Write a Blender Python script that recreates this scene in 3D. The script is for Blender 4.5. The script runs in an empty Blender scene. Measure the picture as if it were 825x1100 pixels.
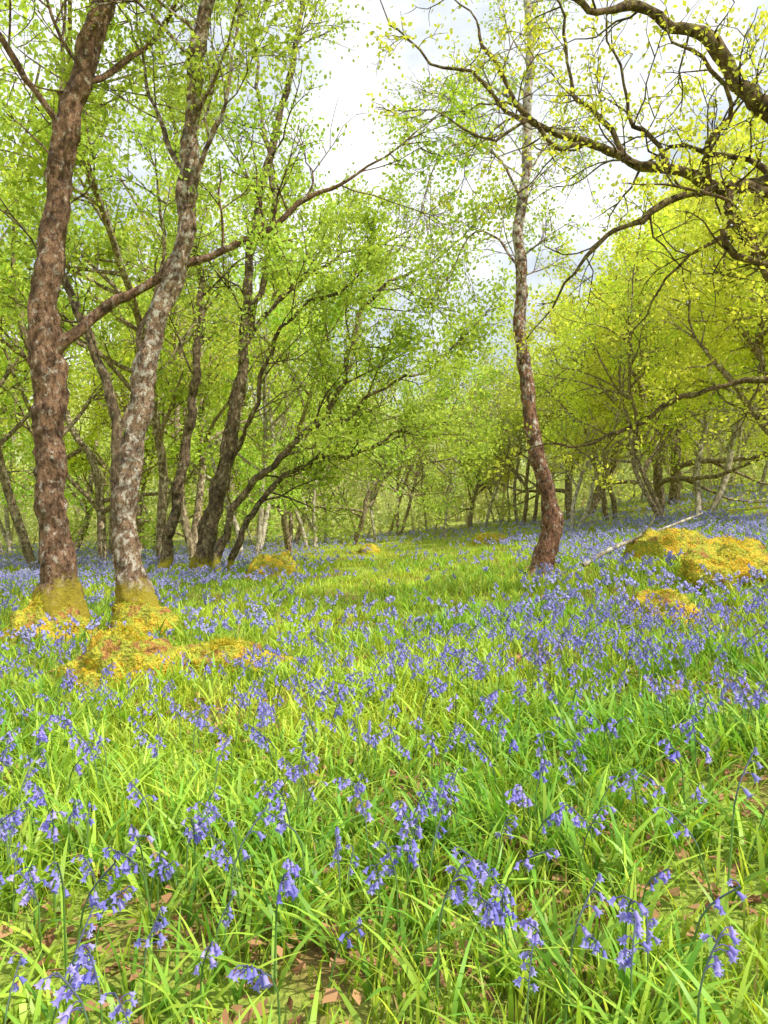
import bpy, math, numpy as np
from mathutils import Vector, noise as mnoise
rng=np.random.default_rng(11)
scene=bpy.context.scene
scene.view_settings.view_transform='Standard'
scene.view_settings.look='None'
scene.view_settings.exposure=0
COL=scene.collection

# ------------------------------------------------------------ terrain
def sstep(a,b,x):
    t=np.clip((x-a)/(b-a),0,1); return t*t*(3-2*t)
def gz(x,y):
    x=np.asarray(x,float); y=np.asarray(y,float)
    xx=22*np.tanh(x/22)
    z=0.07*xx+0.03*np.sqrt(xx*xx+4)-0.06
    z=z+0.035*np.sin(1.3*x+0.7*y)*np.cos(0.9*y-0.4*x)+0.02*np.sin(3.1*x-1.7*y+1)+0.012*np.sin(6.3*x+5.1*y)
    z=z+0.16*np.exp(-((x-4.0)**2/3.0+(y-7.8)**2/5.0))
    r=np.sqrt(x*x+y*y)
    z=z-0.22*sstep(12,30,y)*(1-sstep(2,14,x))
    z=z+sstep(6,22,x)*0.9
    z=z+sstep(55,240,r)*30
    return z

# ------------------------------------------------------------ mesh helpers
def mk_mesh(name,V,Q,mats,col=None,midx=None,smooth=False):
    me=bpy.data.meshes.new(name)
    V=np.ascontiguousarray(V,dtype=np.float32); Q=np.ascontiguousarray(Q,dtype=np.int32)
    me.vertices.add(len(V)); me.vertices.foreach_set('co',V.ravel())
    me.loops.add(Q.size); me.loops.foreach_set('vertex_index',Q.ravel())
    me.polygons.add(len(Q)); me.polygons.foreach_set('loop_start',np.arange(0,Q.size,Q.shape[1],dtype=np.int32))
    for m in mats: me.materials.append(m)
    if midx is not None: me.polygons.foreach_set('material_index',np.asarray(midx,dtype=np.int32))
    if smooth: me.polygons.foreach_set('use_smooth',np.ones(len(Q),dtype=bool))
    if col is not None:
        a=me.attributes.new('tint','FLOAT_COLOR','POINT')
        c=np.ones((len(V),4),dtype=np.float32); c[:,:3]=col
        a.data.foreach_set('color',c.ravel())
    me.update(calc_edges=True)
    return me
def add_obj(name,data,parent=None,loc=(0,0,0),**props):
    o=bpy.data.objects.new(name,data); o.location=loc
    COL.objects.link(o)
    if parent is not None: o.parent=parent
    for k,v in props.items(): o[k]=v
    return o
class Acc:
    def __init__(s): s.V=[];s.Q=[];s.C=[];s.n=0
    def add(s,V,Q,C=None):
        s.V.append(V); s.Q.append(Q+s.n); s.n+=len(V)
        if C is not None: s.C.append(C)
    def mesh(s,name,mats,smooth=False):
        return mk_mesh(name,np.concatenate(s.V),np.concatenate(s.Q),mats,np.concatenate(s.C) if s.C else None,None,smooth)

# ------------------------------------------------------------ materials
def newmat(name):
    m=bpy.data.materials.new(name); m.use_nodes=True
    nt=m.node_tree; nt.nodes.clear()
    return m,nt,nt.nodes.new('ShaderNodeOutputMaterial')
def foliage_mat(name,trans=0.45,rough=0.5,randv=0.25,tgain=(1.2,1.15,0.6),spec=0.25,gloss=True):
    m,nt,out=newmat(name); N=nt.nodes; L=nt.links
    at=N.new('ShaderNodeAttribute'); at.attribute_name='tint'
    src=at.outputs['Color']
    if randv>0:
        oi=N.new('ShaderNodeObjectInfo')
        hsv=N.new('ShaderNodeHueSaturation')
        mr=N.new('ShaderNodeMapRange'); mr.inputs['To Min'].default_value=1-randv; mr.inputs['To Max'].default_value=1+randv
        mh=N.new('ShaderNodeMapRange'); mh.inputs['To Min'].default_value=0.5-randv*0.08; mh.inputs['To Max'].default_value=0.5+randv*0.08
        L.new(oi.outputs['Random'],mr.inputs['Value']); L.new(oi.outputs['Random'],mh.inputs['Value'])
        L.new(mr.outputs[0],hsv.inputs['Value']); L.new(mh.outputs[0],hsv.inputs['Hue'])
        L.new(at.outputs['Color'],hsv.inputs['Color']); src=hsv.outputs[0]
    if gloss:
        pb=N.new('ShaderNodeBsdfPrincipled'); pb.inputs['Roughness'].default_value=rough
        pb.inputs['Specular IOR Level'].default_value=spec
        L.new(src,pb.inputs['Base Color'])
    else:
        pb=N.new('ShaderNodeBsdfDiffuse'); L.new(src,pb.inputs['Color'])
    tr=N.new('ShaderNodeBsdfTranslucent')
    mul=N.new('ShaderNodeMix'); mul.data_type='RGBA'; mul.blend_type='MULTIPLY'; mul.inputs[0].default_value=1
    mul.inputs[7].default_value=(*tgain,1)
    L.new(src,mul.inputs[6]); L.new(mul.outputs[2],tr.inputs['Color'])
    mx=N.new('ShaderNodeMixShader'); mx.inputs[0].default_value=trans
    L.new(pb.outputs[0],mx.inputs[1]); L.new(tr.outputs[0],mx.inputs[2]); L.new(mx.outputs[0],out.inputs[0])
    return m
def bark_mat(name,dark,mid,pale,pale_amt,moss_h,moss=(0.52,0.42,0.05),scale=9.0,moss_amt=0.0,patch_z=0.8,pale_up=0.0,simple=False,pscale=2.4):
    m,nt,out=newmat(name); N=nt.nodes; L=nt.links
    tc=N.new('ShaderNodeTexCoord'); mp=N.new('ShaderNodeMapping'); mp.inputs['Scale'].default_value=(1,1,0.5)
    mp2=N.new('ShaderNodeMapping'); mp2.inputs['Scale'].default_value=(1,1,patch_z)
    L.new(tc.outputs['Object'],mp.inputs[0]); L.new(tc.outputs['Object'],mp2.inputs[0])
    n1=N.new('ShaderNodeTexNoise'); n1.inputs['Scale'].default_value=scale*3.4; n1.inputs['Detail'].default_value=3 if simple else 8; n1.inputs['Roughness'].default_value=0.75
    n2=N.new('ShaderNodeTexNoise'); n2.inputs['Scale'].default_value=scale*pscale; n2.inputs['Detail'].default_value=3 if simple else 8; n2.inputs['Roughness'].default_value=0.72
    L.new(mp.outputs[0],n1.inputs['Vector']); L.new(mp2.outputs[0],n2.inputs['Vector'])
    r1=N.new('ShaderNodeValToRGB'); r1.color_ramp.elements[0].position=0.39; r1.color_ramp.elements[1].position=0.58
    r1.color_ramp.elements[0].color=(*dark,1); r1.color_ramp.elements[1].color=(*mid,1)
    L.new(n1.outputs[0],r1.inputs[0])
    sx=N.new('ShaderNodeSeparateXYZ'); L.new(tc.outputs['Object'],sx.inputs[0])
    pu=N.new('ShaderNodeMath'); pu.operation='MULTIPLY_ADD'; pu.inputs[1].default_value=pale_up; L.new(sx.outputs[2],pu.inputs[0]); L.new(n2.outputs[0],pu.inputs[2])
    rp=N.new('ShaderNodeMapRange'); rp.inputs['From Min'].default_value=0.64-pale_amt*0.25; rp.inputs['From Max'].default_value=0.72-pale_amt*0.25
    L.new(pu.outputs[0],rp.inputs[0])
    mx=N.new('ShaderNodeMix'); mx.data_type='RGBA'; L.new(rp.outputs[0],mx.inputs[0]); L.new(r1.outputs[0],mx.inputs[6])
    mx.inputs[7].default_value=(*pale,1)
    cur=mx.outputs[2]
    if not simple:
        n3=N.new('ShaderNodeTexNoise'); n3.inputs['Scale'].default_value=scale*0.9; n3.inputs['Detail'].default_value=5
        L.new(tc.outputs['Object'],n3.inputs['Vector'])
        rc=N.new('ShaderNodeMapRange'); rc.inputs['From Min'].default_value=0.34; rc.inputs['From Max'].default_value=0.56; rc.inputs['To Min'].default_value=0.42; rc.inputs['To Max'].default_value=1.12
        L.new(n3.outputs[0],rc.inputs[0])
        mc=N.new('ShaderNodeMix'); mc.data_type='RGBA'; mc.blend_type='MULTIPLY'; mc.inputs[0].default_value=1
        L.new(cur,mc.inputs[6]); L.new(rc.outputs[0],mc.inputs[7]); cur=mc.outputs[2]
        hm=N.new('ShaderNodeMapRange'); hm.inputs['From Min'].default_value=0.0; hm.inputs['From Max'].default_value=max(moss_h,0.01); hm.inputs['To Min'].default_value=1.0 if moss_h>0 else 0; hm.inputs['To Max'].default_value=moss_amt*0.6
        L.new(sx.outputs[2],hm.inputs[0])
        n4=N.new('ShaderNodeTexNoise'); n4.inputs['Scale'].default_value=5; n4.inputs['Detail'].default_value=9; n4.inputs['Roughness'].default_value=0.75; L.new(tc.outputs['Object'],n4.inputs['Vector'])
        sm=N.new('ShaderNodeMath'); sm.operation='ADD'; L.new(hm.outputs[0],sm.inputs[0]); L.new(n4.outputs[0],sm.inputs[1])
        rm=N.new('ShaderNodeMapRange'); rm.inputs['From Min'].default_value=0.97; rm.inputs['From Max'].default_value=1.12
        L.new(sm.outputs[0],rm.inputs[0])
        mm=N.new('ShaderNodeMix'); mm.data_type='RGBA'; L.new(rm.outputs[0],mm.inputs[0]); L.new(cur,mm.inputs[6]); mm.inputs[7].default_value=(*moss,1); cur=mm.outputs[2]
    if simple:
        pb=N.new('ShaderNodeBsdfDiffuse'); L.new(cur,pb.inputs['Color'])
    else:
        pb=N.new('ShaderNodeBsdfPrincipled'); pb.inputs['Roughness'].default_value=0.85; pb.inputs['Specular IOR Level'].default_value=0.2
        L.new(cur,pb.inputs['Base Color'])
        ad=N.new('ShaderNodeMath'); ad.operation='ADD'; L.new(n1.outputs[0],ad.inputs[0]); L.new(n2.outputs[0],ad.inputs[1])
        bp=N.new('ShaderNodeBump'); bp.inputs['Strength'].default_value=1.0; bp.inputs['Distance'].default_value=0.05
        L.new(ad.outputs[0],bp.inputs['Height']); L.new(bp.outputs[0],pb.inputs['Normal'])
    L.new(pb.outputs[0],out.inputs[0]); return m

M_leaf=foliage_mat('leaf_foliage',0.5,gloss=False,randv=0.15)
M_grass=foliage_mat('grass_blades',0.4,0.4,0.0,spec=0.3)
M_bell=foliage_mat('bluebell_petals',0.35,0.5,0.12,(1.0,1.0,1.1),0.2,gloss=False)
M_litter=foliage_mat('leaf_litter',0.1,0.7,0.0,(1,1,1),0.2,gloss=False)
M_barkA=bark_mat('birch_bark_brown',(0.09,0.045,0.028),(0.43,0.255,0.16),(0.66,0.57,0.48),0.38,1.1,scale=8)
M_barkB=bark_mat('birch_bark_flaky',(0.11,0.06,0.038),(0.49,0.32,0.215),(0.80,0.73,0.65),0.56,0.9,scale=9,pscale=2.2)
M_barkD=bark_mat('birch_bark_rust',(0.08,0.038,0.024),(0.44,0.23,0.145),(0.78,0.71,0.64),0.22,0.12,scale=9,pale_up=0.028,moss_amt=0.0,pscale=1.8)
M_barkE=bark_mat('oak_bark_olive',(0.07,0.045,0.025),(0.30,0.20,0.105),(0.40,0.38,0.12),0.5,0.8,scale=9)
M_barkC=bark_mat('grey_brown_bark',(0.065,0.044,0.03),(0.31,0.215,0.14),(0.50,0.46,0.30),0.4,0.7,scale=6)
M_barkG=bark_mat('woodland_bark',(0.09,0.065,0.045),(0.35,0.265,0.18),(0.54,0.49,0.36),0.4,0,scale=5,simple=True)
M_barkF=bark_mat('pale_woodland_bark',(0.18,0.145,0.11),(0.46,0.40,0.31),(0.64,0.60,0.51),0.5,0,scale=4,simple=True)  # pale bark; on the far trees its paleness is painted haze

# ------------------------------------------------------------ tubes
def catmull(P,step):
    P=np.asarray(P,float); out=[]
    n=len(P)
    for i in range(n-1):
        p0=P[max(i-1,0)];p1=P[i];p2=P[i+1];p3=P[min(i+2,n-1)]
        k=max(1,int(np.linalg.norm(p2[:3]-p1[:3])/step))
        for j in range(k):
            t=j/k
            out.append(0.5*((2*p1)+(-p0+p2)*t+(2*p0-5*p1+4*p2-p3)*t*t+(-p0+3*p1-3*p2+p3)*t**3))
    out.append(P[-1]); return np.array(out)
def tube(acc,P,R,sides,bump=0.0,seed=0.0,flare=0.0):
    P=np.asarray(P,float);R=np.asarray(R,float)
    n=len(P)
    T=np.gradient(P,axis=0); T/=np.linalg.norm(T,axis=1)[:,None]+1e-9
    a=np.array([1.0,0,0]) if abs(T[0][0])<0.8 else np.array([0,1.0,0])
    nn=np.cross(T[0],a); nn/=np.linalg.norm(nn)
    Ns=np.empty((n,3))
    for i in range(n):
        nn=nn-T[i]*np.dot(nn,T[i]); nn/=np.linalg.norm(nn)+1e-9; Ns[i]=nn
    Bs=np.cross(T,Ns)
    an=np.arange(sides)/sides*2*math.pi
    RR=np.repeat(R[:,None],sides,1)
    if bump>0:
        for i in range(n):
            fl=flare*max(0,1-P[i][2]/0.45)
            for j in range(sides):
                d=Ns[i]*math.cos(an[j])+Bs[i]*math.sin(an[j])
                q=P[i]+d*R[i]
                f=0.7*mnoise.noise(Vector((q[0]*5+seed,q[1]*5,q[2]*3.2)))+0.9*mnoise.noise(Vector((q[0]*13+seed,q[1]*13,q[2]*12)))+0.5*mnoise.noise(Vector((q[0]*30+seed,q[1]*30,q[2]*26)))
                RR[i,j]*=1+bump*f
                if fl>0: RR[i,j]*=1+fl*(0.5+0.5*math.sin(an[j]*5+seed+math.sin(an[j]*2)))
    V=P[:,None,:]+RR[:,:,None]*(np.cos(an)[None,:,None]*Ns[:,None,:]+np.sin(an)[None,:,None]*Bs[:,None,:])
    V=V.reshape(-1,3)
    i=np.arange(n-1)[:,None]*sides; j=np.arange(sides)[None,:]; j2=(j+1)%sides
    Q=np.stack([i+j,i+j2,i+sides+j2,i+sides+j],-1).reshape(-1,4)
    acc.add(V,Q)
def unit(v): return v/(np.linalg.norm(v)+1e-9)
def grow(acc,lp,start,d,L,r,lev,cfg):
    seg=cfg.get('seg',0.35); n=max(3,int(L/seg)); st=L/n
    pts=[np.array(start,float)]; d=unit(d)
    w=cfg['wig']; up=cfg['up'][min(lev,len(cfg['up'])-1)]
    for i in range(n):
        d=unit(d+rng.normal(0,w,3)+np.array([0,0,up*0.12]))
        pts.append(pts[-1]+d*st)
    pts=np.array(pts); t=np.linspace(0,1,n+1); R=r*(1-0.8*t)+0.0015
    sides=10 if r>0.09 else 7 if r>0.04 else 4 if r>0.012 else 3
    tube(acc,pts,R,sides)
    if lev>=cfg['max']:
        lp.append(pts[1:]); return
    if lev==cfg['max']-1: lp.append(pts[n//2:])
    nc=cfg['nch'][lev]; nc=max(1,int(round(nc*rng.uniform(0.75,1.25))))
    for c in range(nc):
        t=rng.uniform(cfg.get('t0',[0.25])[min(lev,len(cfg.get('t0',[0.25]))-1)],1)
        x=t*n; i=min(int(x),n-1); p=pts[i]+(pts[i+1]-pts[i])*(x-i); pd=unit(pts[i+1]-pts[i])
        q=unit(np.cross(pd,rng.normal(0,1,3))); a=math.radians(rng.uniform(*cfg['ang']))
        cd=pd*math.cos(a)+q*math.sin(a)
        cl=L*cfg['ratio'][min(lev,len(cfg['ratio'])-1)]*rng.uniform(0.6,1.25)*(1.15-0.6*t)
        grow(acc,lp,p,cd,cl,min(R[i]*0.7,r*0.55),lev+1,cfg)

def leaves(lp,N,size,spread,c1,c2,seed=0,flat=0.5,droop=0.0):
    P=np.concatenate(lp); idx=rng.integers(0,len(P),N)
    key=np.sin(P[idx,0]*2.1+seed)*np.sin(P[idx,1]*2.3+seed*2)*np.sin(P[idx,2]*2.6+seed*3)
    keep=rng.random(N)<(0.62+0.6*key); idx=idx[keep]; N=len(idx); key=key[keep]
    C=P[idx]+rng.normal(0,spread,(N,3)); C[:,2]-=droop*rng.random(N)
    u=rng.normal(0,1,(N,3)); u[:,2]-=0.4; u/=np.linalg.norm(u,axis=1)[:,None]
    nrm=rng.normal(0,1,(N,3)); nrm[:,2]+=flat*2; v=np.cross(nrm,u); v/=np.linalg.norm(v,axis=1)[:,None]+1e-9
    w=np.cross(u,v)
    s=size*rng.uniform(0.6,1.3,N)[:,None]
    V=np.stack([C-u*s*0.5, C+v*s*0.33+w*s*0.08, C+u*s*0.5, C-v*s*0.33+w*s*0.08],1).reshape(-1,3)
    Q=np.arange(4*N).reshape(-1,4)
    m=np.clip(0.5+0.35*key+rng.normal(0,0.28,N),0,1)[:,None]
    col=np.array(c1)*(1-m)+np.array(c2)*m; col*=rng.uniform(0.8,1.15,(N,1))
    return V,Q,np.repeat(col,4,0)
def crown_mesh(name,lp,N,size,spread,c1,c2,seed=0,flat=0.5,droop=0.0):
    V,Q,C=leaves(lp,N,size,spread,c1,c2,seed,flat,droop)
    return mk_mesh(name,V,Q,[M_leaf],C)

GREEN1=(0.35,0.53,0.09); GREEN2=(0.64,0.80,0.18)
YEL1=(0.58,0.68,0.09); YEL2=(0.86,0.90,0.18)
MIX1=(0.46,0.60,0.09); MIX2=(0.76,0.85,0.18)

# ------------------------------------------------------------ hero trees from pixel sketches (sketch units are pixels, scaled by depth to metres)
def sketch_tree(kind,label,cat,x,y,u,limbs,bark,cfg,nleaf,lsize,spread,c1,c2,sub=5,bump=0.16,sublen=1.4,lmin=0.35,droop=0.0,group=None,flat=0.5,flare=0.0,wob=1.0):
    z=float(gz(x,y)); root=add_obj(kind,None,None,(x,y,z),label=label,category=cat)
    if group: root['group']=group
    acc=Acc(); lp=[]
    for li,(pts,opt) in enumerate(limbs):
        A=np.array([[p[0]*u,(p[3] if len(p)>3 else 0.0),p[1]*u,p[2]*u] for p in pts])
        F=catmull(A,0.05 if A[0,3]>0.15 else 0.08 if A[0,3]>0.05 else 0.11)
        k=np.arange(len(F)); s_=np.concatenate([[0],np.cumsum(np.linalg.norm(np.diff(F[:,:3],axis=0),axis=1))])
        if li>0:
            wv=cfg.get('limbwave',0.014); en=np.minimum(1,s_/0.3)[:,None]
            zz=lambda ph: np.sin(ph)+0.35*np.sin(2.7*ph+1)
            F[:,:3]+=np.stack([zz(s_*7+li),zz(s_*6+li*2+1.5),zz(s_*8.5+li*3)],1)*wv*en
            F[:,3]*=1+0.08*np.sin(s_*9+li)
        else:
            F[:,0]+=wob*(0.016*np.sin(s_*4.4+x)+0.010*np.sin(s_*11+2*x)); F[:,3]*=1+0.05*np.sin(s_*6.5+x)+0.05*np.sin(s_*15)
        tube(acc,F[:,:3],np.maximum(F[:,3],0.004),36 if A[0,3]>0.15 else 14 if A[0,3]>0.06 else 8,bump,seed=li*3.1+x,flare=flare if li==0 else 0)
        ns=opt.get('sub',sub); t0=opt.get('t0',lmin)
        for s in range(ns):
            t=t0+(1-t0)*(s+rng.random())/ns
            i=min(int(t*(len(F)-1)),len(F)-2); pd=unit(F[i+1,:3]-F[i,:3])
            q=unit(np.cross(pd,rng.normal(0,1,3))); a=math.radians(rng.uniform(*cfg['ang']))
            r=min(F[i,3]*0.4,cfg.get('rmax',0.022))
            grow(acc,lp,F[i,:3],pd*math.cos(a)+q*math.sin(a),opt.get('len',sublen)*rng.uniform(0.6,1.3),r,0,cfg)
        grow(acc,lp,F[-1,:3],unit(F[-1,:3]-F[-2,:3]),opt.get('len',sublen)*0.9,max(F[-1,3],0.006),0,cfg)
    tm=acc.mesh(kind+'_trunk',[bark],True)
    add_obj('trunk',tm,root)
    cm=crown_mesh(kind+'_crown',lp,nleaf,lsize,spread,c1,c2,seed=x,droop=droop,flat=flat)
    add_obj('crown',cm,root)
    return root
cfgH=dict(seg=0.16,wig=0.16,up=[0.5,0.1,-0.3],max=2,nch=[5,4],ang=(30,65),ratio=[0.55,0.55],t0=[0.2],rmax=0.016)
cfgC=dict(seg=0.18,wig=0.15,up=[0.4,0.1,-0.2],max=2,nch=[6,5],ang=(25,60),ratio=[0.6,0.55],t0=[0.15],rmax=0.02,limbwave=0.03)
cfgB=dict(seg=0.14,wig=0.15,up=[0.2,-0.6,-1.2],max=2,nch=[5,5],ang=(25,65),ratio=[0.6,0.55],t0=[0.2],rmax=0.010)
cfgO=dict(seg=0.12,wig=0.28,up=[0.2,0.2,0.1],max=2,nch=[3,2],ang=(30,70),ratio=[0.6,0.5],t0=[0.15],rmax=0.012,limbwave=0.026)

sketch_tree('birch_tree','thick leaning brown birch with mossy foot and long side limb','tree',-2.92,6.6,6.6/800,[
 ([(-2,-24,58),(2,-4,42),(5,22,28),(3,58,20.5),(1,100,16.8),(-3,140,15.3),(-3,180,15),(-7,230,15.5),(-7,280,16.6),(-11,340,15.7),(-7,380,14.7),(-4,430,13.6),(3,480,12.8),(11,530,13),(21,580,12.2),(35,630,11.4),(51,680,11.4),(70,740,11),(85,800,9.5),(95,880,8),(100,960,6),(110,1050,3)],dict(sub=11,t0=0.52,len=2.0)),
 ([(-2,305,6.5),(10,324,7),(28,340,6.2,0.1),(58,374,5.6,0.2),(98,398,5.2,0.3),(128,419,4.8,0.35),(178,440,4.4,0.4),(218,456,3.9,0.4),(262,494,3,0.4),(305,512,2.2,0.4),(335,530,1.3,0.4)],dict(sub=8,t0=0.5,len=1.0)),
 ([(15,540,4),(-10,580,3.5,-0.2),(-50,640,3,-0.3),(-80,720,2,-0.4)],dict(sub=5,t0=0.4,len=1.2)),
 ([(35,600,4),(60,640,3.5,0.3),(100,700,3,0.5),(130,780,2,0.6)],dict(sub=5,t0=0.4,len=1.4)),
 ],M_barkA,cfgH,16000,0.05,0.08,GREEN1,GREEN2,bump=0.25,flare=0.35)
sketch_tree('birch_tree','slim flaky-barked birch leaning over a mossy foot','tree',-2.20,6.75,6.75/800,[
 ([(6,-24,50),(2,-6,34),(-5,20,21),(-14,60,16),(-19,104,13.6),(-12,168,12.3),(-5,218,11.4),(2,268,11),(15,318,10.6),(30,368,10.2),(45,418,9.8),(50,468,9.8),(53,518,9.2),(55,568,8.7),(60,618,8.2),(72,668,7.6),(82,730,6.6),(90,800,5),(88,900,3)],dict(sub=10,t0=0.56,len=1.4)),
 ([(48,450,3),(75,500,2.6,-0.2),(100,560,2,-0.3),(110,620,1.4,-0.3)],dict(sub=5,t0=0.4,len=0.9)),
 ([(50,480,3),(20,540,2.5,0.2),(-5,600,2,0.4),(-20,660,1.4,0.5)],dict(sub=5,t0=0.4,len=1.0)),
 ],M_barkB,cfgH,12000,0.05,0.08,GREEN1,GREEN2,bump=0.30,flare=0.3)
sketch_tree('birch_tree','thin dark bent tree stem behind the big birches','tree',-3.0,9.3,9.3/800,[
 ([(0,-8,9),(-14,50,7.5),(-26,110,6.5),(-30,190,5.8),(-40,240,5.2),(-57,285,4.8),(-78,330,4.4),(-95,390,3.9),(-100,460,3.2),(-90,540,2.4),(-85,620,1.5)],dict(sub=9,t0=0.4,len=1.5)),
 ([(-30,180,3.8),(-10,240,3.3,0.2),(-12,300,3,0.3),(10,370,2.4,0.4),(5,450,1.6,0.5)],dict(sub=6,t0=0.4,len=1.2)),
 ],M_barkC,cfgH,9500,0.06,0.09,GREEN1,GREEN2)
sketch_tree('multi_stem_tree','many-stemmed tree with long arching limbs and fresh leaves','tree',-3.40,14.0,14/800,[
 ([(0,-5,9),(8,50,6.8),(22,100,6.4),(33,160,5.8),(42,220,5.4),(47,300,4.9),(54,370,4.5),(66,430,4.1),(84,500,3.5),(98,560,2.8),(110,640,1.9),(115,700,1.2)],dict(sub=8,t0=0.4,len=2.3)),
 ([(14,-4,5.5,-.2),(28,50,4.2,-.3),(48,90,3.8,-.4),(78,115,3.5,-.6),(108,145,3.2,-.7),(136,167,2.9,-.8),(152,200,2.5,-.8),(166,260,2.2,-.8),(185,290,1.9,-.8),(215,310,1.5,-.8),(240,318,1,-.8)],dict(sub=13,t0=0.28,len=1.8)),
 ([(22,-4,4.8,.3),(40,50,3.5,.3),(72,98,3.1,.4),(105,120,2.8,.5),(138,130,2.5,.5),(172,136,2.2,.5),(205,156,1.8,.5),(245,162,1.2,.5)],dict(sub=12,t0=0.28,len=1.5)),
 ([(46,250,3),(70,290,2.6,.2),(95,320,2.2,.5),(130,350,1.8,.7),(165,372,1.3,.9)],dict(sub=8,t0=0.2,len=1.7)),
 ([(-18,-4,6,.5),(-4,60,4.8,.5),(12,130,4.3,.7),(24,200,3.9,.8),(45,290,3.5,.8),(68,380,3.1,.8),(66,460,2.8,.8),(52,540,2.1,.8),(48,620,1.4,.8)],dict(sub=7,t0=0.4,len=2.1)),
 ([(-50,-4,7.5,.3),(-42,40,6,.3),(-32,90,5.6,.3),(-18,160,5.2,.2),(-8,220,4.4,0),(-2,300,3.8,0),(-14,380,3,0),(-28,460,2.3,0),(-38,540,1.5,0)],dict(sub=7,t0=0.4,len=2.1)),
 ([(33,130,2.6,0),(60,175,2.3,-.5),(78,230,2,-.8),(110,270,1.7,-1.1),(150,285,1.2,-1.2)],dict(sub=8,t0=0.25,len=1.5)),
 ([(108,146,2.2,-.7),(150,160,1.9,-.9),(195,195,1.6,-1),(235,210,1.2,-1),(270,240,.8,-1)],dict(sub=8,t0=0.2,len=1.3)),
 ],M_barkC,cfgC,56000,0.08,0.12,GREEN1,GREEN2,bump=0.12)
sketch_tree('birch_tree','slender reddish birch with white patches standing alone','tree',2.00,9.5,9.5/800,[
 ([(-4,-16,21),(-1,4,16),(5,24,12.5),(12,46,10.8),(10,77,9),(0,117,8.3),(-10,167,7.7),(-17,217,7.1),(-22,267,6.5),(-21,317,6.1),(-24,367,5.7),(-18,417,5.3),(-15,467,5),(-13,517,4.7),(-12,567,4.3),(-13,617,3.8),(-12,680,3.1),(-8,760,2)],dict(sub=18,t0=0.38,len=1.2)),
 ([(-20,400,1.8),(-45,440,1.5,-.2),(-80,455,1.2,-.3),(-115,430,.9,-.4),(-130,380,.6,-.4)],dict(sub=8,t0=0.3,len=0.9)),
 ([(-14,500,1.8),(-45,540,1.5,.3),(-80,550,1.2,.4),(-105,520,.8,.4)],dict(sub=7,t0=0.3,len=0.9)),
 ([(-20,330,1.6),(-42,370,1.3,.3),(-66,385,1,.4),(-88,350,.7,.4)],dict(sub=6,t0=0.3,len=0.8)),
 ([(-20,420,1.6),(5,470,1.3,.3),(30,500,1,.4),(48,480,.7,.4)],dict(sub=6,t0=0.3,len=0.8)),
 ],M_barkD,cfgB,11000,0.05,0.09,GREEN1,GREEN2,bump=0.22,wob=0.7)
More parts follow.
